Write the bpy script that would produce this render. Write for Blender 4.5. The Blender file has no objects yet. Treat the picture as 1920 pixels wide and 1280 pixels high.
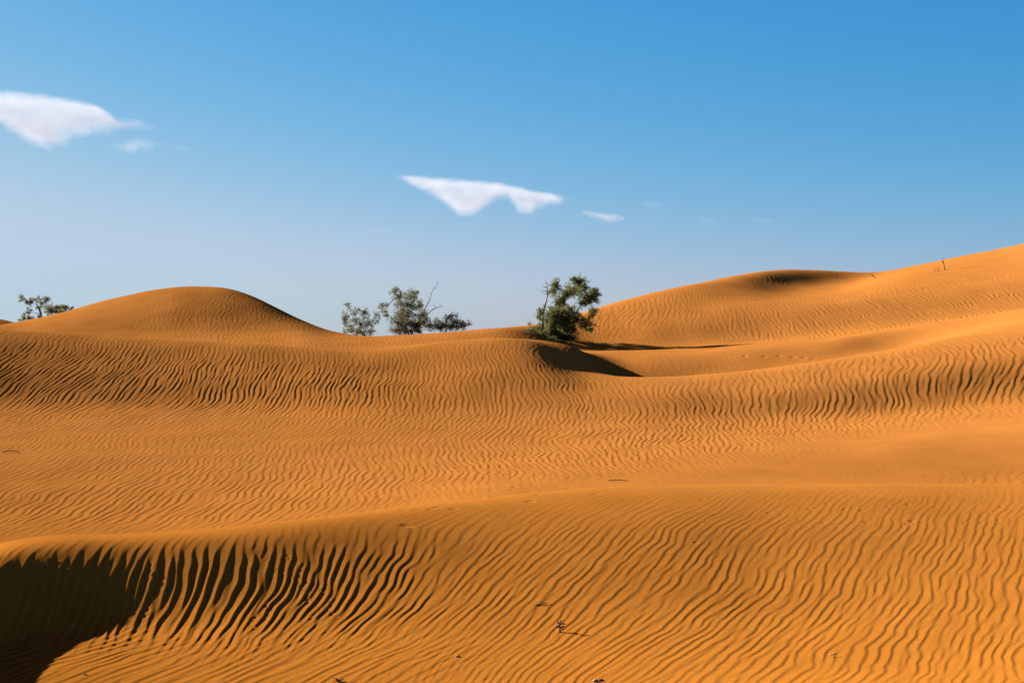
import bpy, math, random
import numpy as np

random.seed(11)
rng = np.random.default_rng(7)
scene = bpy.context.scene
COL = scene.collection
R = math.radians
F = 1920 * 50 / 36.0            # focal length in photograph pixels

# ------------------------------------------------------------------ camera
cam = bpy.data.cameras.new("camera")
cam.lens = 50
cam.sensor_width = 36
cam.clip_start = 0.05
cam.clip_end = 30000
camo = bpy.data.objects.new("camera", cam)
camo.location = (0, 0, 0)
camo.rotation_euler = (R(90), 0, 0)
COL.objects.link(camo)
scene.camera = camo

# ------------------------------------------------------------------ light
SUN_EL, SUN_T = 20.0, 30.0      # elevation; turn from straight left towards the far side
SUN_STRENGTH = 5.0
SKY_STRENGTH = 0.05
EXPOSURE = 2.0
sd = (-math.cos(R(SUN_EL)) * math.cos(R(SUN_T)), math.cos(R(SUN_EL)) * math.sin(R(SUN_T)), math.sin(R(SUN_EL)))
sl = bpy.data.lights.new("sun", 'SUN')
sl.energy = SUN_STRENGTH
sl.angle = R(0.5)
sl.color = (1.0, 0.88, 0.72)
so = bpy.data.objects.new("sun", sl)
from mathutils import Vector
so.rotation_euler = Vector(sd).to_track_quat('Z', 'Y').to_euler()
so.location = (-30, 20, 30)
COL.objects.link(so)

world = bpy.data.worlds.new("World")
scene.world = world
world.use_nodes = True
wt = world.node_tree
wt.nodes.clear()
sky = wt.nodes.new("ShaderNodeTexSky")
sky.sky_type = 'NISHITA'
sky.sun_disc = False
sky.sun_elevation = R(SUN_EL)
sky.sun_rotation = math.atan2(sd[0], sd[1])
sky.air_density = 1.0
sky.dust_density = 0.3
sky.ozone_density = 3.0
bg = wt.nodes.new("ShaderNodeBackground")
bg.inputs["Strength"].default_value = SKY_STRENGTH
wo = wt.nodes.new("ShaderNodeOutputWorld")
# the clear desert sky's own colour response (deeper blue overhead, pale at the horizon)
sep_ = wt.nodes.new("ShaderNodeSeparateColor"); com_ = wt.nodes.new("ShaderNodeCombineColor")
wt.links.new(sky.outputs[0], sep_.inputs[0])
for ch, (gain, gam, cap, soft_) in enumerate(((0.0182, 2.1, 0.485, 0.40), (0.1215, 0.86, 0.63, 0.16), (0.308, 0.50, 0.78, 0.16))):
    last = sep_.outputs[ch]
    for op, v in (('POWER', gam), ('MULTIPLY', gain), ('SMOOTH_MIN', cap), ('MULTIPLY', 1 / (2 ** EXPOSURE * SKY_STRENGTH))):
        nd = wt.nodes.new("ShaderNodeMath"); nd.operation = op; nd.inputs[1].default_value = v; nd.inputs[2].default_value = soft_
        wt.links.new(last, nd.inputs[0]); last = nd.outputs[0]
    wt.links.new(last, com_.inputs[ch])
# upper sky, out of view, dimmed and reddened to darken and warm the shadows
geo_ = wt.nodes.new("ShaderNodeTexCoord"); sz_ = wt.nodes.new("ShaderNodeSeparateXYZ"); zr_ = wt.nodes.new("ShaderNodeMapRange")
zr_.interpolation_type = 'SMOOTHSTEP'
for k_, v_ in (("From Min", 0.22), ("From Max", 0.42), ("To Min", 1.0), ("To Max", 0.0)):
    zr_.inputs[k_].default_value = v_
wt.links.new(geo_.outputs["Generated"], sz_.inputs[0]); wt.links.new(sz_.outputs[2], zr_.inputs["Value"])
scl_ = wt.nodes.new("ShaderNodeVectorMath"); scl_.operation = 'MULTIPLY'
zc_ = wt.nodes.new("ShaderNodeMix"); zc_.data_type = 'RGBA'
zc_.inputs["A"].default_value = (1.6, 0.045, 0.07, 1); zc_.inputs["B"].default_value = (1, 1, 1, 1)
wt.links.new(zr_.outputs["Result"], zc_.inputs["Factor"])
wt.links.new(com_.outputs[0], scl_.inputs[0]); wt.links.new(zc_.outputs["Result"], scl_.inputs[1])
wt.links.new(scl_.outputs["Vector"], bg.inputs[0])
wt.links.new(bg.outputs[0], wo.inputs[0])

vs = scene.view_settings
vs.view_transform = 'Standard'
vs.look = 'None'
vs.gamma = 1
vs.exposure = EXPOSURE
scene.cycles.max_bounces = 5
scene.cycles.diffuse_bounces = 0
scene.cycles.transparent_max_bounces = 8
scene.cycles.volume_bounces = 1

# ------------------------------------------------------------------ helpers
def tag(o, label=None, cat=None, group=None, kind=None):
    if label: o["label"] = label
    if cat: o["category"] = cat
    if group: o["group"] = group
    if kind: o["kind"] = kind
    return o

def empty(name, loc):
    o = bpy.data.objects.new(name, None)
    o.location = loc
    o.empty_display_size = 0.2
    COL.objects.link(o)
    return o

def mesh_obj(name, verts, faces, mat, parent=None, smooth=True, origin=None):
    """verts in world space; the object's origin goes to its parent's place or `origin`"""
    v = np.array(verts, dtype=float)
    org = np.array(parent.location if parent is not None else (origin if origin is not None else v.mean(0)))
    me = bpy.data.meshes.new(name)
    me.from_pydata([tuple(p) for p in v - org], [], faces)
    me.update()
    if smooth:
        me.polygons.foreach_set("use_smooth", [True] * len(me.polygons))
    me.materials.append(mat)
    o = bpy.data.objects.new(name, me)
    COL.objects.link(o)
    if parent is not None:
        o.parent = parent
    else:
        o.location = tuple(org)
    return o

class MB:
    def __init__(s):
        s.v, s.f = [], []
    def tube(s, pts, rad, n=6, cap=True):
        pts = [Vector(p) for p in pts]
        b = len(s.v)
        for i, p in enumerate(pts):
            t = (pts[min(i + 1, len(pts) - 1)] - pts[max(i - 1, 0)]).normalized()
            a = t.orthogonal().normalized() if i == 0 else (a - t * a.dot(t)).normalized()
            c = t.cross(a)
            for k in range(n):
                w = 2 * math.pi * k / n
                s.v.append(tuple(p + (a * math.cos(w) + c * math.sin(w)) * rad[i]))
        for i in range(len(pts) - 1):
            for k in range(n):
                k2 = (k + 1) % n
                s.f.append((b + i * n + k, b + i * n + k2, b + (i + 1) * n + k2, b + (i + 1) * n + k))
        if cap:
            s.f.append(tuple(b + k for k in range(n))[::-1])
            s.f.append(tuple(b + (len(pts) - 1) * n + k for k in range(n)))
    def leaf(s, p, d, L, W):
        d = Vector(d).normalized()
        a = d.orthogonal().normalized()
        w = random.uniform(0, 6.28)
        a = (a * math.cos(w) + d.cross(a) * math.sin(w)) * W
        p = Vector(p)
        b = len(s.v)
        s.v += [tuple(p), tuple(p + d * L * .5 + a), tuple(p + d * L), tuple(p + d * L * .5 - a)]
        s.f.append((b, b + 1, b + 2, b + 3))
    def obj(s, name, mat, parent=None, smooth=True, origin=None):
        return mesh_obj(name, s.v, s.f, mat, parent, smooth, origin)

def new_mat(name):
    m = bpy.data.materials.new(name)
    m.use_nodes = True
    nt = m.node_tree
    return m, nt, nt.nodes["Principled BSDF"]

def at(px, py, d):
    return ((px - 960) / F * d, d, (640 - py) / F * d)

# ------------------------------------------------------------------ sand material
def sand_material():
    m, nt, b = new_mat("sand")
    N, L = nt.nodes, nt.links
    b.inputs["Roughness"].default_value = 0.95
    b.inputs["Specular IOR Level"].default_value = 0.0
    b.inputs["Diffuse Roughness"].default_value = 0.5
    tc = N.new("ShaderNodeTexCoord")
    big = N.new("ShaderNodeTexNoise"); big.inputs["Scale"].default_value = 0.12; big.inputs["Detail"].default_value = 3
    L.new(tc.outputs["Object"], big.inputs["Vector"])
    cr = N.new("ShaderNodeValToRGB")
    cr.color_ramp.elements[0].position = 0.3
    cr.color_ramp.elements[0].color = (0.402, 0.151, 0.0205, 1)
    cr.color_ramp.elements[1].position = 0.7
    cr.color_ramp.elements[1].color = (0.447, 0.171, 0.026, 1)
    L.new(big.outputs["Fac"], cr.inputs["Fac"])
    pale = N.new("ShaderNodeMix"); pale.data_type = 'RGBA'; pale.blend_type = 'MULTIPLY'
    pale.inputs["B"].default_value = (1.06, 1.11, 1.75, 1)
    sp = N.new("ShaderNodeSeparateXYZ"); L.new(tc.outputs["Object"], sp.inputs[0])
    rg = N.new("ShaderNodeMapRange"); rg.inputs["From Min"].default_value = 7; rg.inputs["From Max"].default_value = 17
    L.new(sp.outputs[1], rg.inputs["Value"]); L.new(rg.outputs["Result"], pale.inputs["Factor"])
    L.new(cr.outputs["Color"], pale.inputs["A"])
    fine = N.new("ShaderNodeTexNoise"); fine.inputs["Scale"].default_value = 60; fine.inputs["Detail"].default_value = 4
    L.new(tc.outputs["Object"], fine.inputs["Vector"])
    mr = N.new("ShaderNodeMapRange")
    mr.inputs["From Min"].default_value = 0.25; mr.inputs["From Max"].default_value = 0.75
    mr.inputs["To Min"].default_value = 0.86; mr.inputs["To Max"].default_value = 1.12
    L.new(fine.outputs["Fac"], mr.inputs["Value"])
    mid = N.new("ShaderNodeTexNoise"); mid.inputs["Scale"].default_value = 1.7; mid.inputs["Detail"].default_value = 6; mid.inputs["Roughness"].default_value = .65
    L.new(tc.outputs["Object"], mid.inputs["Vector"])
    m2 = N.new("ShaderNodeMapRange")
    m2.inputs["From Min"].default_value = 0.3; m2.inputs["From Max"].default_value = 0.7
    m2.inputs["To Min"].default_value = 0.93; m2.inputs["To Max"].default_value = 1.07
    L.new(mid.outputs["Fac"], m2.inputs["Value"])
    mm = N.new("ShaderNodeMath"); mm.operation = 'MULTIPLY'
    L.new(mr.outputs["Result"], mm.inputs[0]); L.new(m2.outputs["Result"], mm.inputs[1])
    mx = N.new("ShaderNodeVectorMath"); mx.operation = 'SCALE'
    L.new(pale.outputs["Result"], mx.inputs[0]); L.new(mm.outputs[0], mx.inputs["Scale"])
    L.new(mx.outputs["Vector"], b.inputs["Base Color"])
    grain = N.new("ShaderNodeTexNoise"); grain.inputs["Scale"].default_value = 110; grain.inputs["Detail"].default_value = 3
    L.new(tc.outputs["Object"], grain.inputs["Vector"])
    bp = N.new("ShaderNodeBump"); bp.inputs["Strength"].default_value = 0.35; bp.inputs["Distance"].default_value = 0.004
    L.new(grain.outputs["Fac"], bp.inputs["Height"])
    L.new(bp.outputs["Normal"], b.inputs["Normal"])
    return m
SAND = sand_material()

# ------------------------------------------------------------------ terrain
# Ridge, brow and foot lines of the dunes: (photo x, distance, photo y) at control stations,
# nearest line first; a smooth height field is fitted through them.
LINES = {
 "B_near": [(-400,4.2,1720),(-180,5.8,1422),(-60,6.5,1345),(60,6.9,1308),(240,7.1,1290),(480,7.1,1290),(960,7.0,1290),(1440,6.75,1290),(1920,6.45,1290),(2300,6.2,1290)],
 "A_foot": [(-400,4.9,1560),(-180,6.6,1320),(-60,7.6,1240),(60,8.04,1197),(160,8.12,1188),(260,8.15,1186),(480,8.16,1178),(720,8.07,1184),(960,7.9,1196),(1200,7.7,1210),(1440,7.55,1222),(1680,7.35,1234),(1920,7.15,1242),(2300,6.9,1245)],
 "C_brow": [(-400,5.9,1260),(-180,7.5,1122),(-60,8.35,1068),(20,8.8,1030),(120,9.02,1014),(240,9.16,1010),(360,9.28,1004),(480,9.5,992),(640,9.95,972),(800,10.5,950),(960,10.95,930),(1120,11.2,919),(1280,11.35,914),(1600,11.6,912),(1920,11.8,912),(2300,11.9,910)],
 "D_dip": [(-400,12.0,1040),(0,12.4,1012),(240,12.4,1010),(480,12.4,998),(720,12.6,972),(960,13.0,938),(1200,13.7,919),(1440,14.0,914),(1920,14.4,911),(2300,14.4,905)],
 "D_plain":[(-400,17,860),(0,17,862),(480,17,862),(960,17,856),(1300,17,848),(1600,17,840),(1920,17.5,812),(2300,17.5,780)],
 "E_foot": [(-400,21.9,765),(0,22.1,768),(240,21.9,768),(480,21.7,768),(640,21.4,768),(760,21.2,772),(960,21,778),(1200,20.8,782),(1440,20.8,788),(1680,20.9,776),(1920,21.0,752),(2300,21,715)],
 "E_face": [(-400,23.7,680),(0,23.8,686),(240,23.6,694),(480,23.3,702),(620,23.0,712),(760,23.3,705),(920,23.5,690),(1020,23.2,704),(1120,22.5,732),(1300,22.2,734),(1500,22.2,722),(1700,22.3,698),(1920,22.5,662),(2300,22.6,610)],
 "F_brow": [(-400,25.8,604),(0,26.0,617),(240,25.9,632),(480,25.6,644),(600,25.5,652),(680,25.5,655),(760,25.6,648),(850,26.0,638),(930,26.3,632),(1000,26.0,638),(1030,25.5,655),(1060,24.8,684),(1100,24.4,698),(1150,24.0,705),(1210,23.9,706),(1350,23.9,698),(1500,24.0,682),(1650,24.2,659),(1800,24.6,632),(1920,25.0,610),(2300,25,560)],
 "F_hollow":[(-400,28.5,618),(0,28.6,630),(240,28.4,645),(480,28,653),(680,27.8,661),(800,27.8,650),(930,28.2,635),(1000,28.2,637),(1050,28.1,642),(1090,28,652),(1130,27.8,692),(1180,27.6,734),(1260,27.2,752),(1340,27,742),(1430,27,720),(1550,27.2,686),(1700,28,652),(1800,28.2,625),(1920,28.4,594),(2300,28.4,545)],
 "F_wall": [(-400,31.5,630),(0,31.5,636),(240,31.5,646),(400,31.5,642),(500,31,646),(600,30.5,650),(680,30.2,656),(760,30.4,652),(860,31,645),(1000,31.5,655),(1080,31.4,661),(1150,30.6,662),(1250,29.7,665),(1400,29.6,653),(1550,29.8,638),(1700,31.2,612),(1800,31,597),(1920,30.6,578),(2300,30.6,525)],
 "G_foot": [(-400,34,630),(0,34,630),(120,34,625),(240,34,625),(400,34,622),(500,34,624),(580,33,631),(640,32.6,638),(690,32.4,640),(760,32.6,638),(860,33,632),(960,33.6,630),(1020,34.6,641),(1060,35,652),(1100,35.2,657),(1250,35,652),(1400,35,642),(1550,34.4,630),(1700,34,612),(1800,33.6,601),(1920,33.4,584),(2300,33.4,530)],
 "G_slope": [(-400,37,612),(0,37,610),(120,36.6,596),(240,36.6,580),(330,36.4,572),(400,36.3,576),(480,36.0,590),(560,35.3,611),(620,34.7,627),(690,34.8,631),(760,34.8,628),(860,35,622),(960,35.4,614),(1020,36.8,622),(1100,37.4,618),(1250,37.4,596),(1400,37.2,580),(1550,37.0,568),(1700,36.8,552),(1800,36.8,540),(1920,36.8,522),(2300,36.8,455)],
 "H_sky": [(-400,40,640),(-60,40,622),(0,40,610),(35,40,603),(100,40,590),(200,40,562),(300,40,541),(350,40,536),(400,39.7,536),(440,39.1,541),(500,38.2,566),(560,37.3,597),(600,36.8,614),(640,36.6,625),(690,36.8,631),(760,37.2,628),(860,37.4,621),(1000,38.2,608),(1050,39,598),(1120,40,576),(1200,40.6,554),(1300,41.4,532),(1400,43.2,524),(1480,44.0,533),(1560,44.5,530),(1640,44.8,518),(1700,44.8,504),(1800,45.2,484),(1920,46,461),(2300,46,380)],
 "H_top":  [(-400,44,650),(0,44,635),(200,44,575),(300,44,550),(390,43.5,545),(440,43,552),(500,42.4,580),(560,42,610),(640,42,640),(860,42,634),(1000,42.5,622),(1120,43.5,585),(1200,44,560),(1300,44.4,535),(1400,44.8,511),(1480,45,502),(1560,45.4,505),(1640,46.5,511),(1700,47,501),(1800,47.6,481),(1920,48.4,457),(2300,48.4,375)],
 "I_back": [(-400,55,665),(200,55,650),(390,54,645),(640,54,660),(1000,55,650),(1200,57,625),(1480,58,590),(1920,62,540),(2300,62,480)],
 "I_foot": [(-400,73,655),(2300,73,657)],
 "I_side": [(-400,75.1,608),(40,75.1,613),(90,75.1,640),(2300,75.1,652)],
 "J_far":  [(-400,76,590),(-120,76,588),(-30,76,593),(0,76,596),(20,76,598),(40,76,606),(90,76,635),(200,76,660),(700,76,665),(1200,78,660),(1920,80,640),(2300,80,620)],
 "K_far":  [(-400,110,655),(2300,110,655)],
}
# how strong the wind ripples are: (photo x, distance, strength)
RIPPLE = [
 [(-400,5,.9),(960,5.6,.8),(2300,5.2,.7)],
 [(-400,6.0,.9),(240,7.5,.85),(960,7.3,.85),(1500,6.8,.75),(2300,6.0,.7)],
 [(-400,6.5,1.8),(0,8.1,2.5),(240,8.35,2.7),(600,8.4,2.0),(800,8.4,1.1),(960,8.3,.9),(1440,8.2,.85),(1920,8.0,.8),(2300,8.0,.8)],
 [(-400,6.8,1.8),(0,8.5,2.8),(240,8.7,2.9),(600,8.8,2.1),(800,8.9,1.1),(960,8.95,.85),(1440,9.2,.75),(1920,9.3,.7),(2300,9.3,.7)],
 [(-400,7.2,.3),(0,8.75,.45),(240,9.0,.4),(600,9.5,.3),(960,10.3,.3),(1440,10.7,.3),(1920,10.9,.35),(2300,10.9,.35)],
 [(-400,8.0,.05),(0,9.2,.04),(600,10.0,.04),(960,11.0,.06),(1920,11.9,.08),(2300,11.9,.08)],
 [(-400,13.5,.8),(0,13.6,1.0),(480,13.6,.95),(720,14,.55),(960,14.6,.25),(1200,14.6,.07),(1700,14.3,.07),(1850,14.3,.35),(2300,14.3,.4)],
 [(-400,15.5,.7),(0,15.5,.85),(480,15.5,.85),(720,15.6,.85),(960,15.8,.95),(1150,16,.7),(1300,16,.4),(1450,16,.12),(2300,16,.03)],
 [(-400,18,.5),(0,18,.6),(480,18,.55),(960,18,.75),(1200,18,1.0),(1400,18,.9),(1540,18,.4),(1680,18,.06),(2300,18,.03)],
 [(-400,20,.9),(0,20.5,.85),(480,20.5,.75),(760,20.4,.75),(960,20.2,.7),(1200,20,.85),(1500,20.2,.9),(1750,20.2,.7),(1920,20.2,.4),(2300,20.2,.4)],
 [(-400,22,1.6),(0,22.8,1.45),(480,22.4,1.5),(640,22.3,1.55),(760,22.3,1.2),(900,22,.85),(1060,21.8,.9),(1200,21.6,.95),(1500,21.6,1.0),(1920,21.9,1.05),(2300,22,1.0)],
 [(-400,24,1.5),(0,24.5,1.3),(480,23.9,1.3),(640,23.5,1.3),(760,23.8,.8),(900,24,.9),(1040,23.4,.8),(1200,22.8,.5),(1450,22.9,.75),(1700,23.1,.9),(1920,23.4,.95),(2300,23.4,.95)],
 [(-400,26,.2),(0,25.7,.4),(480,25.4,.45),(680,25.2,.25),(900,26,.12),(1000,25.4,.5),(1060,25,.25),(1200,24,.1),(1500,24.2,.06),(1920,25,.06),(2300,25,.06)],
 [(-400,29,.3),(680,29,.4),(960,29,.2),(1050,28.5,.3),(1250,28.5,.35),(1500,28.5,.25),(1700,28.5,.03),(2300,29,.03)],
 [(-400,31.5,.5),(680,31.5,.8),(960,32,.6),(1100,32.5,.2),(1500,32.5,.1),(1700,31.4,.05),(2300,31,.03)],
 [(-400,35,.2),(120,35,.15),(260,34.6,.6),(400,34.6,1.0),(560,34.4,.6),(700,34,.6),(960,34.6,.6),(1080,35.6,.4),(1250,35.8,.45),(1450,35.6,1.5),(1600,35.4,2.2),(1920,35.4,1.7),(2300,35,1.1)],
 [(-400,37.6,.1),(200,37.6,.15),(330,37.6,.6),(500,37.4,.6),(700,36.4,.3),(1000,37.6,.4),(1100,38.4,1.5),(1220,38.8,1.4),(1350,39,.5),(1500,38.6,.6),(1600,38.4,.7),(1920,38.4,.4),(2300,38,.4)],
 [(-400,40,.1),(350,40,.3),(500,39,.3),(960,39,.2),(1120,40.2,.5),(1300,41,.15),(1500,41,.05),(2300,41,.05)],
 [(-400,44,.1),(960,43,.1),(1200,43,.1),(1350,43.4,.6),(1480,44.2,.5),(1580,44.6,.4),(1660,45,.1),(2300,45,.05)],
 [(-400,60,.1),(2300,60,.1)],
]

def pchip_slopes(x, y):
    h = np.diff(x); dl = np.diff(y) / h
    m = np.zeros_like(y)
    if len(x) > 2:
        w1 = 2 * h[1:] + h[:-1]; w2 = h[1:] + 2 * h[:-1]
        with np.errstate(divide='ignore', invalid='ignore'):
            hm = (w1 + w2) / (w1 / dl[:-1] + w2 / dl[1:])
        m[1:-1] = np.where(dl[:-1] * dl[1:] > 0, hm, 0)
    m[0], m[-1] = dl[0], dl[-1]
    return m

def pchip(x, y, q):
    x = np.asarray(x, float); y = np.asarray(y, float)
    m = pchip_slopes(x, y)
    q = np.clip(q, x[0], x[-1])
    i = np.clip(np.searchsorted(x, q) - 1, 0, len(x) - 2)
    h = x[i + 1] - x[i]; t = (q - x[i]) / h
    return ((1 + 2 * t) * (1 - t) ** 2 * y[i] + t * (1 - t) ** 2 * h * m[i]
            + t * t * (3 - 2 * t) * y[i + 1] + t * t * (t - 1) * h * m[i + 1])

def gauss(a, s, axis):
    r = int(3 * s + 1)
    k = np.exp(-.5 * (np.arange(-r, r + 1) / s) ** 2); k /= k.sum()
    pad = [(0, 0), (0, 0)]; pad[axis] = (r, r)
    p = np.pad(a, pad, mode='edge')
    out = np.zeros_like(a)
    for j in range(2 * r + 1):
        out += k[j] * (p[j:j + a.shape[0], :] if axis == 0 else p[:, j:j + a.shape[1]])
    return out

def cubic_weights(q, n):
    """Cubic B-spline weights for fractional indices q on n samples (smooth to the second derivative)."""
    W = np.zeros((len(q), n))
    i = np.floor(q).astype(int); t = q - i
    ws = ((1 - t) ** 3 / 6, (3 * t ** 3 - 6 * t ** 2 + 4) / 6, (-3 * t ** 3 + 3 * t ** 2 + 3 * t + 1) / 6, t ** 3 / 6)
    for k, w in enumerate(ws):
        np.add.at(W, (np.arange(len(q)), np.clip(i - 1 + k, 0, n - 1)), w)
    return W

UC = np.arange(-0.54, 0.5201, 0.0018)           # coarse columns: X / distance
QC = np.arange(math.log(4.0), math.log(120.0), 0.004)
XS = UC * F + 960
DQ = np.exp(QC)

def lines_to_grid(lines, height):
    Dk, Vk = [], []
    for ln in lines:
        x = [p[0] for p in ln]
        d = pchip(x, [p[1] for p in ln], XS)
        v = [(640 - p[2]) * p[1] / F if height else p[2] for p in ln]
        Dk.append(d); Vk.append(pchip(x, v, XS))
    Dk, Vk = np.array(Dk), np.array(Vk)
    for k in range(1, len(Dk)):
        Dk[k] = np.maximum(Dk[k], Dk[k - 1] + 0.15)
    out = np.zeros((len(QC), len(UC)))
    for j in range(len(UC)):
        out[:, j] = pchip(Dk[:, j], Vk[:, j], DQ)
    return out

base_c = lines_to_grid(list(LINES.values()), True)
base_c = gauss(gauss(base_c, 2.5, 0), 5.0, 1)
rip_c = lines_to_grid(RIPPLE, False)
rip_c = gauss(gauss(rip_c, 3.0, 0), 10.0, 1)

# the sheet's own rows (distance) and columns (X / distance), dense where ripples must be resolved
def rows():
    seg = [np.linspace(-40, 2, 22, endpoint=False), np.linspace(2, 5.9, 70, endpoint=False),
           np.arange(5.9, 12.0, 0.0125), np.arange(12.0, 13.4, 0.04), np.arange(13.4, 24.0, 0.03),
           np.arange(24.0, 33.0, 0.04), np.arange(33.0, 49.0, 0.055), np.geomspace(49.0, 120, 70, endpoint=False),
           np.geomspace(120, 9000, 40)]
    return np.concatenate(seg)
def cols():
    c = np.arange(-0.40, 0.4001, 0.00066)
    side = np.geomspace(0.004, 0.30, 50).cumsum()
    side = side / side[-1] * 3.6
    fill = np.arange(0.0012, 0.1, 0.0012)
    out = np.concatenate([0.4 + fill, 0.5 + side])
    return np.concatenate([-out[::-1], c, out])
DR, UR = rows(), cols()
Wd = cubic_weights((np.log(np.maximum(DR, 4.0)) - QC[0]) / 0.004, len(QC))
Wd[DR > 119.5] = 0; Wd[DR > 119.5, -1] = 1
Wu = cubic_weights(np.clip((UR - UC[0]) / 0.0018, 0, len(UC) - 1), len(UC))
base = Wd @ base_c @ Wu.T
ripA = np.clip(Wd @ rip_c @ Wu.T, 0, 3)
wid = np.where(DR > 4, DR, 4.0)
X = UR[None, :] * wid[:, None]
Y = np.repeat(DR[:, None], len(UR), 1)
# beyond the modelled dunes the sand sea runs on in low swells
def swell(X, Y, sizes, seed):
    r = np.random.default_rng(seed); z = 0
    for s in sizes:
        for _ in range(5):
            a = r.uniform(0, math.pi); z = z + s * 0.02 * np.sin((X * math.cos(a) + Y * math.sin(a)) * 2 * math.pi / s + r.uniform(0, 6.28))
    return z
fade = np.clip((Y - 85) / 60, 0, 1)
base = base * (1 - fade) + (-2.6 - 0.002 * np.maximum(Y - 100, 0) + np.clip(swell(X, Y, (60, 140, 400), 3), -2, 1.5)) * fade
base += 0.05 * swell(X, Y, (1.1, 1.9), 5) * np.clip((Y - 5) / 3, 0, 1) * np.clip(1.5 - Y / 60, 0, 1)

# wind ripples: phase of a narrow-band random field, so crests fork and die out as real ones do
def ripple_field(nx, ny, dx, dy, lam, bx, ly, seed):
    r = np.random.default_rng(seed)
    kx = 2 * np.pi * np.fft.fftfreq(nx, dx)[None, :]
    ky = 2 * np.pi * np.fft.fftfreq(ny, dy)[:, None]
    k0 = 2 * np.pi / lam
    flt = np.exp(-.5 * ((kx - k0) / (bx * k0)) ** 2 - .5 * (ky * ly) ** 2)
    n = r.standard_normal((ny, nx)) + 1j * r.standard_normal((ny, nx))
    f = np.fft.ifft2(n * flt)
    return (f / np.sqrt(np.mean(np.abs(f) ** 2))).astype(np.complex64)
def sample(f, sx, sy, dx, dy):
    ny, nx = f.shape
    a = sx / dx; b = sy / dy
    i = np.floor(a).astype(np.int64); j = np.floor(b).astype(np.int64)
    t = (a - i).astype(np.float32); u = (b - j).astype(np.float32)
    i0, i1, j0, j1 = i % nx, (i + 1) % nx, j % ny, (j + 1) % ny
    return (f[j0, i0] * (1 - t) + f[j0, i1] * t) * (1 - u) + (f[j1, i0] * (1 - t) + f[j1, i1] * t) * u
def smooth(a, b, x):
    t = np.clip((x - a) / (b - a), 0, 1); return t * t * (3 - 2 * t)
def ripples(sel, s, yy, lam, seed, bx, ly, height):
    fx, fy = lam / 10, ly / 8
    f = ripple_field(4096, 1024, fx, fy, lam, bx, ly, seed)
    fz = sample(f, s + 200, yy + 100, fx, fy)
    ph = np.angle(fz)
    amp = np.clip(np.abs(fz) / 0.85, 0, 1.2) ** 0.8
    # long windward flank, short steep lee towards +X, rounded trough
    ph = ph + 0.28 * np.sin(ph + 0.3)
    prof = -(np.sin(ph) + 0.15 * np.sin(2 * ph))
    return height * ripA[sel] * amp * prof
def wander(X, Y, sizes, slope, seed):
    r = np.random.default_rng(seed); g = 0
    for s in sizes:
        for _ in range(6):
            a = r.normal(math.pi / 2, .7)
            g = g + slope * s / (2 * math.pi) / math.sqrt(3 * len(sizes)) * np.sin((X * math.cos(a) + Y * math.sin(a)) * 2 * math.pi / s + r.uniform(0, 6.28))
    return g
Z = base.copy()
# foreground: fine ripples, leaning to the right across the open slope
sel = (DR > 4.5) & (DR < 12.8)
Xs, Ys = X[sel], Y[sel]
lean = -0.10 + 0.54 * smooth(-2.4, 0.6, Xs)
s_ = Xs - lean * (Ys - 9.2) + wander(Xs, Ys, (0.22, 0.4, 0.8, 1.5, 2.6), 0.11, 4)
# below the foot of the left-hand face the floor carries its own, more broken set of ripples
floor_ = (1 - smooth(7.45, 8.3, Ys + .14 * np.sin(3.1 * Xs) + .07 * np.sin(7.3 * Xs + 1))) * (1 - smooth(-0.9, 0.5, Xs + .1 * np.sin(2.0 * Ys)))
s2_ = Xs - 0.50 * (Ys - 8.2) + wander(Xs, Ys, (0.2, 0.35, 0.7, 1.4), 0.16, 14)
Z[sel] += (ripples(sel, s_, Ys, 0.070, 21, 0.34, 0.14, 0.0017) * (1 - floor_)
           + ripples(sel, s2_, Ys, 0.078, 22, 0.42, 0.11, 0.0020) * floor_) * (1 - smooth(12.0, 12.7, Ys))
# the dunes behind: coarser towards the far ridges
sel = (DR > 12) & (DR < 62)
Xs, Ys = X[sel], Y[sel]
xw = 4.5 * np.log1p(np.exp((Xs - 2.0) / .8)) / 4.5 * .8      # wider-spaced ripples on the right-hand side
ks = 1 / (1 + 0.28 * smooth(26.5, 35, Ys))
s_ = (Xs - 0.28 * xw * (1 - smooth(26, 31, Ys))) * ks + wander(Xs, Ys, (0.3, 0.6, 1.1, 2.0, 3.6, 6.0), 0.17, 9) + 0.07 * np.sin(Ys * 2 * math.pi / 8.2 + 0.35 * Xs + 0.6)
s_ -= 0.66 * np.tanh((Ys - 22) / 3) * smooth(1.0, 5.0, Xs)          # crests keep upright on the right-hand face
Z[sel] += ripples(sel, s_, Ys, 0.086, 33, 0.33, 0.15, 0.0027) * smooth(12.2, 13.2, Ys)

def ground(px, py):
    """first point of the sand seen along the photograph ray (px, py)"""
    j = int(np.argmin(np.abs(UR - (px - 960) / F)))
    ok = DR > 5
    d = DR[ok]; yp = 640 - Z[ok, j] / d * F
    k = int(np.argmax(yp <= py))
    return Vector((UR[j] * d[k], d[k], Z[ok, j][k]))
def height(x, y):
    i = int(np.argmin(np.abs(DR - y))); j = int(np.argmin(np.abs(UR - x / max(y, 4))))
    return float(Z[i, j])


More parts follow.
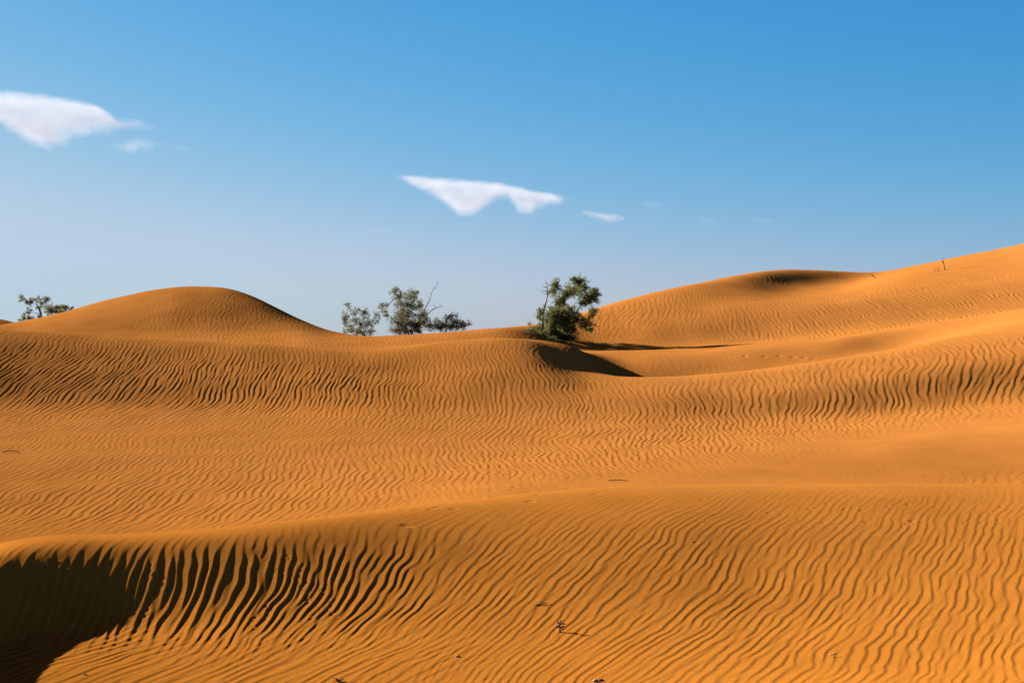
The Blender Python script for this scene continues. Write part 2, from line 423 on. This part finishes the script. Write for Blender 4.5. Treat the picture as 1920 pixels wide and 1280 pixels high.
def dent(px, py, sig, depth, rim=.5):
    """a foot mark or tumbled clot of sand: a pit with a pushed-up rim"""
    p = ground(px, py)
    i0, i1 = np.searchsorted(DR, (p.y - 4 * sig, p.y + 4 * sig))
    w = max(p.y, 4)
    j0, j1 = np.searchsorted(UR, (p.x / w - 5 * sig / w, p.x / w + 5 * sig / w))
    if i1 - i0 < 2 or j1 - j0 < 2: return
    q = ((X[i0:i1, j0:j1] - p.x) ** 2 + (Y[i0:i1, j0:j1] - p.y) ** 2) / sig ** 2
    Z[i0:i1, j0:j1] += -depth * np.exp(-.5 * q) + rim * depth * np.exp(-.5 * (np.sqrt(q) - 1.9) ** 2 / .25)
for path, n in (([(545, 1040), (560, 1085), (572, 1120), (586, 1165)], 22), ([(604, 1090), (612, 1130), (628, 1160)], 16), ([(284, 1060), (292, 1095), (280, 1130), (268, 1165)], 18),
                ([(470, 1172), (495, 1150), (508, 1132)], 12), ([(96, 1050), (120, 1066)], 8), ([(500, 1045), (520, 1075)], 7)):
    for k in range(n):
        t = k / n * (len(path) - 1); q = int(t); t -= q
        dent(path[q][0] + (path[q + 1][0] - path[q][0]) * t + random.gauss(0, 3.5), path[q][1] + (path[q + 1][1] - path[q][1]) * t + random.gauss(0, 3), random.uniform(.008, .014), random.uniform(.0015, .0035))
for x, y in ((1397, 668), (1434, 669), (1486, 670), (1508, 671), (1525, 673), (1462, 667)):
    dent(x, y, .045, .011, .2)
for _ in range(150):
    t = random.random()
    dent(640 + 640 * t + random.gauss(0, 30), 935 - 85 * t + random.gauss(0, 24), random.uniform(.02, .03), random.uniform(.003, .006), .2)
for _ in range(24):
    dent(random.uniform(1180, 1910), 985 - random.expovariate(1) * 22, random.uniform(.012, .02), random.uniform(.002, .004), .3)
for x, y in ((786, 725), (1304, 1017), (1702, 945), (1585, 955), (1840, 980), (1842, 968), (1877, 950), (1874, 975), (1808, 980)):
    dent(x, y, .014, .004, .3)

nr, nc = Z.shape
print("terrain", nr, nc, nr * nc)
co = np.stack([X, Y, Z], -1).reshape(-1, 3).astype(np.float32)
ii = np.arange((nr - 1) * nc).reshape(nr - 1, nc)[:, :-1].ravel()
quads = np.stack([ii, ii + 1, ii + nc + 1, ii + nc], -1).astype(np.int32)
me = bpy.data.meshes.new("sand_dunes")
me.vertices.add(len(co)); me.vertices.foreach_set("co", co.ravel())
me.loops.add(quads.size); me.loops.foreach_set("vertex_index", quads.ravel())
me.polygons.add(len(quads))
me.polygons.foreach_set("loop_start", np.arange(0, quads.size, 4, dtype=np.int32))
me.polygons.foreach_set("use_smooth", np.ones(len(quads), dtype=bool))
me.update(calc_edges=True)
me.materials.append(SAND)
dunes = bpy.data.objects.new("sand_dunes", me)
COL.objects.link(dunes)
tag(dunes, "rippled orange sand dunes under the blue sky", None, None, "structure")

# ------------------------------------------------------------------ plant materials
def foliage_material(name, c0, c1):
    m, nt, b = new_mat(name)
    N, L = nt.nodes, nt.links
    geo = N.new("ShaderNodeNewGeometry")
    cr = N.new("ShaderNodeValToRGB")
    cr.color_ramp.elements[0].color = (*c0, 1); cr.color_ramp.elements[1].color = (*c1, 1)
    L.new(geo.outputs["Random Per Island"], cr.inputs["Fac"])
    L.new(cr.outputs["Color"], b.inputs["Base Color"])
    b.inputs["Roughness"].default_value = 0.7
    b.inputs["Specular IOR Level"].default_value = 0.2
    tr = N.new("ShaderNodeBsdfTranslucent")
    L.new(cr.outputs["Color"], tr.inputs["Color"])
    mx = N.new("ShaderNodeMixShader"); mx.inputs[0].default_value = 0.35
    L.new(b.outputs[0], mx.inputs[1]); L.new(tr.outputs[0], mx.inputs[2])
    L.new(mx.outputs[0], nt.nodes["Material Output"].inputs["Surface"])
    return m
LEAF = foliage_material("tamarisk_foliage", (0.09, 0.10, 0.03), (0.22, 0.235, 0.075))
LEAF_FAR = foliage_material("grey_green_foliage", (0.10, 0.105, 0.045), (0.23, 0.225, 0.105))
def bark_material(name, c0, c1):
    m, nt, b = new_mat(name)
    N, L = nt.nodes, nt.links
    tc = N.new("ShaderNodeTexCoord")
    n = N.new("ShaderNodeTexNoise"); n.inputs["Scale"].default_value = 30; n.inputs["Detail"].default_value = 4
    L.new(tc.outputs["Object"], n.inputs["Vector"])
    cr = N.new("ShaderNodeValToRGB")
    cr.color_ramp.elements[0].color = (*c0, 1); cr.color_ramp.elements[0].position = .35
    cr.color_ramp.elements[1].color = (*c1, 1); cr.color_ramp.elements[1].position = .65
    L.new(n.outputs["Fac"], cr.inputs["Fac"]); L.new(cr.outputs["Color"], b.inputs["Base Color"])
    b.inputs["Roughness"].default_value = 0.9
    return m
BARK = bark_material("bark", (0.05, 0.03, 0.018), (0.12, 0.075, 0.045))
DEAD = bark_material("dead_wood", (0.10, 0.075, 0.055), (0.24, 0.19, 0.15))
DRY = bark_material("dry_dark_wood", (0.025, 0.012, 0.007), (0.07, 0.035, 0.018))
PALE = bark_material("pale_stone", (0.25, 0.16, 0.09), (0.42, 0.3, 0.2))

def wiggle(p, q, n, amt, sag=0.0):
    p, q = Vector(p), Vector(q)
    L = (q - p).length
    out = []
    for i in range(n + 1):
        t = i / n
        c = p.lerp(q, t)
        k = math.sin(math.pi * t)
        c += Vector((random.uniform(-1, 1), random.uniform(-1, 1), random.uniform(-.6, .6))) * amt * L * (k if 0 < i < n else 0)
        c.z += sag * L * k
        out.append(c)
    return out

def plant(name, label, cat, d, base_px, clumps, group=None, leaf=LEAF, stems=2, dens=1.0, leafL=0.05,
          r0=0.04, bare=(), sink=0.25, depth=1.0, trunk_path=None, spread=0.12):
    """clumps: (photo x, photo y, half width, half height) measured on the photograph, built as leafy volumes at distance d"""
    k = d / F
    bx, by = base_px
    root = Vector(at(bx, by, d))
    root.z = min(root.z, height(root.x, d)) if sink else root.z
    o = empty(name, root)
    tag(o, label, cat, group)
    T, C = MB(), MB()
    cs = []
    for (cx, cy, rx, ry) in clumps:
        p = Vector(at(cx, cy, d))
        p.y += random.uniform(-1, 1) * depth * 0.45
        cs.append((p, rx * k * 1.03, ry * k * 1.06))
    # trunk(s), then a limb to every clump from the nearest point of the wood below it
    nodes = []
    top = max(c[0].z for c in cs)
    if trunk_path:
        pts = [root - Vector((0, 0, sink))] + [Vector(at(x, y, d)) for x, y in trunk_path]
        T.tube(pts, [r0 * (1 - .55 * i / (len(pts) - 1)) for i in range(len(pts))], 7)
        nodes += pts[1:]
    else:
        for s in range(stems):
            a = random.uniform(0, 6.28)
            b0 = root + Vector((math.cos(a), math.sin(a), 0)) * spread * random.uniform(.2, 1) - Vector((0, 0, sink))
            tgt = random.choice(cs)[0]
            b1 = b0.lerp(tgt, .45); b1.z = root.z + (top - root.z) * random.uniform(.2, .35)
            pts = wiggle(b0, b1, 4, .06)
            T.tube(pts, [r0 * (1 - .12 * i) for i in range(5)], 6)
            nodes += pts[2:]
    for p, rx, ry in sorted(cs, key=lambda c: c[0].z):
        near = min(nodes, key=lambda n: (n - p).length + (2.0 if n.z > p.z + .05 else 0))
        pts = wiggle(near, p, 4, .10, .04)
        L = (p - near).length
        ra = min(r0 * .5, .006 + .012 * L)
        T.tube(pts, [ra * (1 - .7 * i / 4) for i in range(5)], 5)
        nodes += pts[2:]
        # sprays: sub-branches carrying leaves, so the clump has gaps and an uneven rim
        ns = max(6, int(26 * dens * (rx * ry) / (0.12 * 0.12)) )
        ns = min(ns, 60)
        for _ in range(ns):
            v = Vector((random.gauss(0, .64), random.gauss(0, .64), random.gauss(0, .64)))
            if v.length > 1.5: v *= 1.5 / v.length
            e = p + Vector((v.x * rx, v.y * (rx + ry) * .5 * depth, v.z * ry))
            s0 = p.lerp(e, .15)
            T.tube([s0, s0.lerp(e, .5) + Vector((0, 0, .01)), e], [.004, .003, .0015], 3, False)
            dirv = (e - p).normalized() + Vector((0, 0, .45))
            nl = random.randint(20, 32) if leaf is LEAF else random.randint(14, 24)
            for q in range(nl):
                c = s0.lerp(e, random.uniform(.35, 1.1)) + Vector((random.gauss(0, 1), random.gauss(0, 1), random.gauss(0, 1))) * .022
                dd = dirv + Vector((random.gauss(0, .6), random.gauss(0, .6), random.gauss(0, .6)))
                C.leaf(c, dd, leafL * random.uniform(.6, 1.3), leafL * .14)
    T.obj("trunk", BARK, o)
    C.obj("crown", leaf, o, smooth=False)
    for path in bare:
        pts = [Vector(at(x, y, d)) for x, y in path]
        B = MB()
        n0 = min(nodes, key=lambda n: (n - pts[0]).length)
        B.tube([n0] + pts, [.014] + [max(.004, .013 * (1 - i / len(pts))) for i in range(len(pts))], 5)
        for i in range(1, len(pts)):
            for _ in range(3):
                s = pts[i - 1].lerp(pts[i], random.random())
                e = s + Vector((random.uniform(-.1, .14), random.uniform(-.1, .1), random.uniform(.02, .14)))
                B.tube([s, e], [.004, .002], 3, False)
        B.obj("bare_branch", DEAD, o)
    return o

# right-hand tamarisk in the hollow
plant("tamarisk_tree", "tallest leafy green tree, rising behind the central hump beside the right dune", "tree", 36.0, (1036, 652), [
    (1040,540,8,12),(1036,548,6,6),(1085,530,13,9),(1080,523,8,4),(1073,546,15,10),(1062,552,9,8),(1104,556,14,13),(1096,566,12,9),(1114,551,8,9),
    (1092,543,9,8),(1112,582,9,5),(1109,591,7,4),(1050,566,9,11),(1046,582,18,13),(1035,592,15,13),(1063,582,14,11),(1060,598,17,9),
    (1078,590,8,6),(1085,600,12,7),(1101,608,13,8),(1106,618,7,4),(1048,610,15,9),(1074,620,8,6),(1055,631,14,7),(1066,637,10,5),(1037,620,9,7),(1028,606,7,8),(1042,640,12,5),(1056,608,15,9),(1068,612,10,8),(1060,622,13,8),(1030,616,8,8),(1044,628,12,8),(1070,632,10,6),(1054,592,14,11),(1040,602,12,10)],
    trunk_path=[(1031,628),(1040,606),(1050,586),(1058,567),(1055,552)], r0=.06, depth=1.0, dens=1.3)
plant("shrub", "low feathery shrub at the left foot of the tallest leafy tree", "shrub", 35.6, (1012, 650), [
    (993,619,6,9),(998,627,6,7),(1012,617,8,10),(1006,627,8,7),(1020,624,7,8),(1014,634,10,5),(1026,634,7,6)], stems=4, r0=.02, dens=.8)
# bare snag
def snag():
    d = 35.9
    root = Vector(at(1016, 650, d)); root.z = min(root.z, height(root.x, d))
    o = empty("dead_tree", root)
    tag(o, "bare grey dead tree with twigs, just left of the tallest leafy tree", "dead tree")
    T = MB()
    P = lambda x, y, dy=0: Vector(at(x, y, d)) + Vector((0, dy, 0))
    main = [root - Vector((0, 0, .2)), P(1016.5, 622), P(1017.5, 605), P(1018.6, 588), P(1020.6, 575), P(1025, 563), P(1027, 548), P(1026, 539), P(1025, 530)]
    T.tube(main, [.036, .034, .032, .028, .026, .015, .012, .009, .004], 7)
    T.obj("trunk", DEAD, o)
    for path in ([(1020.6,575),(1017.5,570),(1016,566.5)], [(1027,547),(1020,544.5),(1013,545)], [(1026.3,540),(1019,537),(1013,537.5)],
                 [(1026.8,551),(1021,550),(1012,544)], [(1025,532),(1023,527),(1024,524)], [(1026,556),(1030,551),(1031,545)], [(1019.5,580),(1012,578),(1008,574)],
                 [(1026.5,537),(1030,533),(1030,528)]):
        B = MB()
        B.tube([P(*path[0])] + [P(x, y, random.uniform(-.1, .1)) for x, y in path[1:]], [.012, .006, .003], 5)
        B.obj("branch", DEAD, o)
    C = MB()
    for cx, cy, r in ((1011,585,5),(1010,595,6),(1014,600,4),(1013,590,4)):
        for _ in range(70):
            c = P(cx, cy) + Vector((random.gauss(0, .5), random.gauss(0, .8), random.gauss(0, .6))) * r * d / F
            C.leaf(c, (random.gauss(0, .6), random.gauss(0, .6), 1), .07, .011)
    C.obj("foliage", LEAF, o, smooth=False)
snag()

G3 = "shrubs behind the middle ridge"
plant("shrub", "rounded loose olive shrub, leftmost of the three on the middle ridge", "shrub", 38.2, (674, 640), [
    (655,576,5,6),(668,582,6,6),(661,586,5,5),(652,592,7,7),(690,587,6,8),(702,593,6,6),(704,602,5,5),(683,595,7,7),(649,605,7,7),(667,602,8,8),(678,611,9,8),(693,608,9,8),
    (655,614,8,7),(664,622,11,7),(681,624,11,6),(696,621,9,6),(647,624,5,5)], group=G3, stems=6, r0=.022, dens=.75, leaf=LEAF_FAR, spread=.25)
plant("shrub", "tallest shrub on the middle ridge, with long bare branches pointing up right", "shrub", 38.6, (766, 638), [
    (741,548,6,7),(742,543,4,4),(751,551,6,6),(772,548,4,4),(780,549,5,4),(766,558,11,6),(748,558,7,6),(778,558,8,6),(748,570,9,8),(767,573,13,9),(786,573,9,9),(766,588,18,12),
    (751,593,11,10),(788,590,10,11),(792,605,10,9),(766,606,18,11),(780,610,14,10),(745,605,11,10),(741,620,8,6),(757,620,12,7),(775,620,14,7),(722,573,4,5),(721,586,5,5),(713,577,4,3),(728,594,4,4),(716,571,4,2)],
    group=G3, stems=7, r0=.03, dens=1.0, leaf=LEAF_FAR, spread=.35,
    bare=([(795,583),(805,563),(811,544),(816,536),(822,531)], [(802,588),(812,580),(821,576),(833,574)]))
plant("shrub", "low spreading dark shrub, rightmost of the three on the middle ridge", "shrub", 38.0, (840, 630), [
    (817,611,9,7),(827,606,8,6),(839,596,7,6),(849,593,6,5),(853,602,11,8),(839,611,13,7),(866,606,7,5),(868,613,9,5),(879,608,4,3),(806,612,8,7),(820,600,4,4),(853,613,13,6),(828,615,12,6)],
    group=G3, stems=5, r0=.02, dens=.9, leaf=LEAF_FAR, spread=.4)
G4 = "plants behind the left dune's slope"
plant("tree", "small leaning tree with open crown beyond the left dune's slope", "tree", 50.0, (77, 600), [
    (81,560,6,3.5),(77,568,6,5),(67,560,7,3.5),(58,569,6,4),(65,565,7,4.5),(55,564,4,4),(44,562,5,3.5),(46,558.5,3,3),(80,576,4,4.5),(73,577,5,4),(59,582,3,4),(83,563,4,5),(56,587,2,2)],
    group=G4, trunk_path=[(76.5,588),(75,583),(71.5,576),(68,570)], r0=.05, dens=.55, leaf=LEAF_FAR, leafL=.07, sink=.3)
plant("shrub", "dark spiky-topped shrub right of the small leaning tree", "shrub", 49.0, (104, 602), [
    (90,586,5,4),(97,578,4,6),(106,577,4,5),(104,585,8,4),(113,579,5,5),(124,577,3.5,5),(132,578,3.5,3),(118,577,4,2.5),(112,585,7,4)],
    group=G4, stems=4, r0=.02, dens=.9, leafL=.07, leaf=LEAF_FAR, spread=.3)
plant("shrub", "tiny tufted shrub left of the small leaning tree", "shrub", 50.0, (47, 606), [
    (44,592,2.5,5),(46,598,4,4),(53,597,4,2.5),(40,599,3,3)], group=G4, stems=2, r0=.012, dens=.7, leafL=.08, leaf=LEAF_FAR)
plant("shrub", "tiny pale shrub at the trunk foot of the small leaning tree", "shrub", 49.5, (69, 602), [
    (68,595,3,2),(72,594,3,2)], group=G4, stems=2, r0=.01, dens=.7, leafL=.07, leaf=LEAF_FAR)

# ------------------------------------------------------------------ small things on the sand
def stick(name, label, cat, paths, r, mat=DRY, group=None):
    """paths of points given as (photo x, photo y of the foot, lift in metres, sideways m)"""
    p0 = ground(*paths[0][0])
    M = MB()
    for path in paths[1:] if len(paths[0]) == 1 else paths:
        pts = [p0 + Vector(v) for v in path]
        M.tube(pts, [r * (1 - .6 * i / max(1, len(pts) - 1)) for i in range(len(pts))], 6)
    o = M.obj(name, mat, None, True, origin=tuple(p0))
    tag(o, label, cat, group)
    return o
stick("dead_plant", "thin upright dead stem near the top of the right-hand dune", "dead plant",
      [[(1772, 506)], [(0, 0, -.08), (-.01, 0, .12), (-.04, 0, .24), (-.02, 0, .36)], [(-.02, 0, .17), (-.08, .02, .27), (-.09, .02, .34)], [(0, 0, 0), (.05, .02, .05)]], .011)
stick("dry_twigs", "low scatter of dry twigs left of the upright dead stem", "twigs",
      [[(1760, 508)], [(-.05, 0, -.02), (-.02, 0, .07), (0, 0, .12)], [(.02, 0, -.02), (-.04, .02, .06)], [(-.12, 0, -.02), (-.10, .02, .05), (-.16, 0, .07)]], .008)
stick("dead_stick", "slanting stick half buried by the skyline dip of the right dune", "stick",
      [[(1641, 522)], [(-.14, 0, .14), (-.06, 0, .07), (.03, 0, .0), (.12, -.05, -.03)]], .014)
stick("twig", "short dark twig lying on the foreground ripples", "twig",
      [[(1012, 1135)], [(-.035, 0, .0), (.0, .008, .006), (.03, .016, .012), (.05, .02, .014)], [(.0, .008, .006), (.012, .004, .014)]], .005)
stick("fallen_stick", "thin stick lying on the smooth bright sand in the middle distance", "stick",
      [[(1155, 903)], [(-.08, 0, .012), (.0, 0, .02), (.07, 0, .016), (.12, .01, .01)]], .006)
stick("fallen_stick", "dark bent stick on the rippled plain at the left edge", "stick",
      [[(22, 849)], [(-.11, 0, -.01), (-.09, 0, .02), (.0, 0, .028), (.07, 0, .02), (.11, 0, -.01)]], .008)
stick("dry_splinter", "pale splinter lying on the foreground slope right of centre", "splinter",
      [[(1564, 1231)], [(-.02, 0, .006), (.0, .003, .012), (.022, .004, .014)]], .004, PALE)

def seedling():
    p0 = ground(1050, 1184)
    o = empty("dry_seedling", tuple(p0))
    tag(o, "small dried plant with crossed dark leaves on the foreground ripples", "plant")
    M = MB()
    M.tube([p0 - Vector((0, 0, .01)), p0 + Vector((.002, 0, .04)), p0 + Vector((0, .005, .05))], [.004, .003, .002], 5)
    M.obj("stem", DRY, o)
    for dx, dz, z in ((-.035, -.002, .028), (.03, .008, .026), (.02, -.012, .03), (-.014, .012, .034), (.034, .004, .056), (-.02, .008, .06), (.012, .014, .064), (-.004, -.02, .014)):
        B = MB()
        s = p0 + Vector((0, 0, z * .7)); e = s + Vector((dx, random.uniform(-.02, .02), dz))
        m = s.lerp(e, .5) + Vector((0, 0, .006))
        B.tube([s, m, e], [.002, .0055, .0012], 5)
        B.obj("leaf", DRY, o)
seedling()
def tuft(px, py, label, n, L):
    p0 = ground(px, py)
    M = MB()
    for _ in range(n):
        a = random.uniform(0, 6.28); l = L * random.uniform(.5, 1)
        M.tube([p0 - Vector((0, 0, .01)), p0 + Vector((math.cos(a) * l * .4, math.sin(a) * l * .4, l * .5)), p0 + Vector((math.cos(a) * l, math.sin(a) * l, l * random.uniform(.3, .8)))], [.004, .003, .0012], 4)
    o = M.obj("dry_tuft", DRY, None, True, origin=tuple(p0))
    tag(o, label, "dry tuft")
tuft(636, 1278, "dark dry tuft of twigs at the bottom edge of the foreground", 14, .035)
tuft(158, 1265, "small dry tuft beside the deep foreground shadow", 6, .015)
def stone(px, py, r, label, mat):
    p0 = ground(px, py)
    V, Fc = [], []
    n, m_ = 10, 6
    for i in range(m_ + 1):
        for j in range(n):
            a, b = math.pi * i / m_, 2 * math.pi * j / n
            k = 1 + .25 * math.sin(3 * b + i) * math.sin(a) + random.uniform(-.08, .08)
            V.append((p0.x + 1.4 * r * k * math.sin(a) * math.cos(b), p0.y + r * k * math.sin(a) * math.sin(b), p0.z + .3 * r + .7 * r * k * math.cos(a)))
    for i in range(m_):
        for j in range(n):
            Fc.append((i * n + j, (i + 1) * n + j, (i + 1) * n + (j + 1) % n, i * n + (j + 1) % n))
    o = mesh_obj("stone", V, Fc, mat, None, True, origin=tuple(p0))
    tag(o, label, "stone")
stone(1116, 1277, .010, "pale pebble at the bottom edge beside a dark one", PALE)
stone(1127, 1276, .009, "dark pebble at the bottom edge beside a pale one", DRY)
stone(857, 1231, .009, "tiny pale pebble alone on the foreground ripples", PALE)

# ------------------------------------------------------------------ clouds
def cloud(label, x0, x1, y0, y1, top, bottom, dens=1.0, soft=(.05, .2), noise=.5, d=2600.0, seed=0.0, thick=.35):
    """a body of vapour: a closed hull in which the density follows an upper and a lower outline (0..1 of the hull)"""
    k = d / F
    cx, cz = ((x0 + x1) / 2 - 960) * k, (640 - (y0 + y1) / 2) * k
    w, hh = (x1 - x0) * k / 2, (y1 - y0) * k / 2
    dp = w * thick
    V = [(sx * w, sy * dp, sz * hh) for sx in (-1, 1) for sy in (-1, 1) for sz in (-1, 1)]
    Fc = [(0, 1, 3, 2), (4, 6, 7, 5), (0, 4, 5, 1), (2, 3, 7, 6), (0, 2, 6, 4), (1, 5, 7, 3)]
    m = bpy.data.materials.new("cloud_vapour"); m.use_nodes = True
    nt = m.node_tree; N, L = nt.nodes, nt.links
    N.clear()
    out = N.new("ShaderNodeOutputMaterial")
    pv = N.new("ShaderNodeVolumePrincipled")
    pv.inputs["Color"].default_value = (0.80, 0.85, 1.0, 1)
    pv.inputs["Anisotropy"].default_value = 0.0
    L.new(pv.outputs[0], out.inputs["Volume"])
    tc = N.new("ShaderNodeTexCoord")
    def math_(op, a, b=None, clamp=False):
        n = N.new("ShaderNodeMath"); n.operation = op; n.use_clamp = clamp
        for i, s in enumerate((a, b)):
            if s is None: continue
            if isinstance(s, (int, float)): n.inputs[i].default_value = s
            else: L.new(s, n.inputs[i])
        return n.outputs[0]
    # wind-drawn distortion of the outline
    mp = N.new("ShaderNodeMapping"); mp.inputs["Location"].default_value = (seed * 7.3, seed * 3.1, seed)
    mp.inputs["Scale"].default_value = (8.0 / w * .6, 8.0 / w * .5, 8.0 / w)
    L.new(tc.outputs["Object"], mp.inputs["Vector"])
    nz = N.new("ShaderNodeTexNoise"); nz.inputs["Scale"].default_value = 1.0; nz.inputs["Detail"].default_value = 7; nz.inputs["Roughness"].default_value = .68
    L.new(mp.outputs[0], nz.inputs["Vector"])
    sep = N.new("ShaderNodeSeparateXYZ")
    L.new(tc.outputs["Object"], sep.inputs[0])
    fx = math_('ADD', math_('MULTIPLY', sep.outputs[0], .5 / w), .5)
    fz = math_('ADD', math_('MULTIPLY', sep.outputs[2], .5 / hh), .5)
    fy = math_('MULTIPLY', sep.outputs[1], 1 / dp)
    def curve(pts):
        c = N.new("ShaderNodeFloatCurve")
        cv = c.mapping.curves[0]
        cv.points[0].location = pts[0]; cv.points[1].location = pts[-1]
        for p in pts[1:-1]: cv.points.new(*p)
        c.mapping.use_clip = False
        c.mapping.update()
        L.new(fx, c.inputs["Value"])
        return c.outputs[0]
    tp, bt = curve(top), curve(bottom)
    wob = math_('MULTIPLY', math_('SUBTRACT', nz.outputs["Fac"], .5), noise * .6)
    up = math_('DIVIDE', math_('SUBTRACT', math_('ADD', tp, math_('MULTIPLY', wob, .22)), fz), soft[0], True)
    dn = math_('DIVIDE', math_('SUBTRACT', math_('ADD', fz, wob), bt), soft[1], True)
    ends = math_('MULTIPLY', math_('MULTIPLY', fx, 18, True), math_('MULTIPLY', math_('SUBTRACT', 1.0, fx), 22, True))
    lens = math_('SUBTRACT', 1.0, math_('MULTIPLY', fy, fy), True)
    dd = math_('MULTIPLY', math_('MULTIPLY', up, dn), math_('MULTIPLY', ends, lens))
    tex = math_('MULTIPLY', math_('MAXIMUM', math_('SUBTRACT', nz.outputs["Fac"], .22), 0.0), 3.4)
    dd = math_('MULTIPLY', dd, tex)
    dd = math_('MULTIPLY', dd, dens * 0.62 / (2 * dp))
    L.new(dd, pv.inputs["Density"])
    o = mesh_obj("cloud", [(cx + v[0], d + v[1], cz + v[2]) for v in V], Fc, m, None, False, origin=(cx, d, cz))
    tag(o, label, "cloud", "clouds in the blue sky")
    return o
cloud("large white cloud at the left edge of the sky", -90, 300, 165, 290,
      [(0, .95), (.23, .92), (.45, .88), (.6, .80), (.73, .70), (.78, .53), (.9, .49), (1, .46)],
      [(0, .62), (.2, .5), (.33, .22), (.40, .12), (.52, .14), (.56, .27), (.7, .34), (.78, .36), (.9, .385), (1, .42)], dens=1.5, soft=(.05, .18), noise=.7, seed=1)
cloud("small faint puff trailing right below the large left cloud", 190, 370, 240, 300,
      [(0, .45), (.2, .6), (.4, .72), (.55, .6), (.8, .5), (1, .3)], [(0, .35), (.2, .3), (.32, .2), (.45, .3), (.6, .4), (.8, .3), (1, .25)], dens=.6, soft=(.3, .3), noise=1.4, seed=2)
cloud("largest white cloud, two joined downward-pointing wedges in the middle of the sky", 730, 1082, 322, 412,
      [(0, .89), (.05, .9), (.3, .84), (.5, .78), (.68, .68), (.75, .60), (.85, .54), (.95, .45), (1, .42)],
      [(0, .88), (.05, .84), (.15, .62), (.25, .45), (.33, .22), (.41, .06), (.47, .15), (.55, .35), (.61, .44), (.66, .3), (.73, .1), (.79, .2), (.87, .28), (.95, .38), (1, .41)], dens=1.5, soft=(.045, .2), noise=.6, seed=3)
cloud("little white cloudlet right of the middle cloud", 1086, 1176, 385, 425,
      [(0, .6), (.15, .78), (.3, .72), (.6, .62), (.8, .58), (1, .45)],
      [(0, .58), (.2, .45), (.4, .32), (.6, .2), (.8, .25), (1, .4)], dens=.9, soft=(.2, .3), noise=1.0, seed=5)
for i, (lb, a, b, c, e, dn) in enumerate((
        ("faint wisp of cloud above and right of the cloudlet", 1195, 1260, 370, 396, .14),
        ("very faint wisp, middle of the row right of the cloudlet", 1300, 1355, 396, 432, .10),
        ("very faint wisp at the right end of the row of wisps", 1405, 1460, 400, 426, .10),
        ("faint thin wisp low in the sky above the tallest shrub", 680, 745, 424, 442, .12))):
    cloud(lb, a, b, c, e, [(0, .5), (.3, .75), (.6, .7), (1, .5)], [(0, .45), (.3, .3), (.6, .2), (1, .45)], dens=dn, soft=(.3, .3), noise=1.2, seed=6 + i)
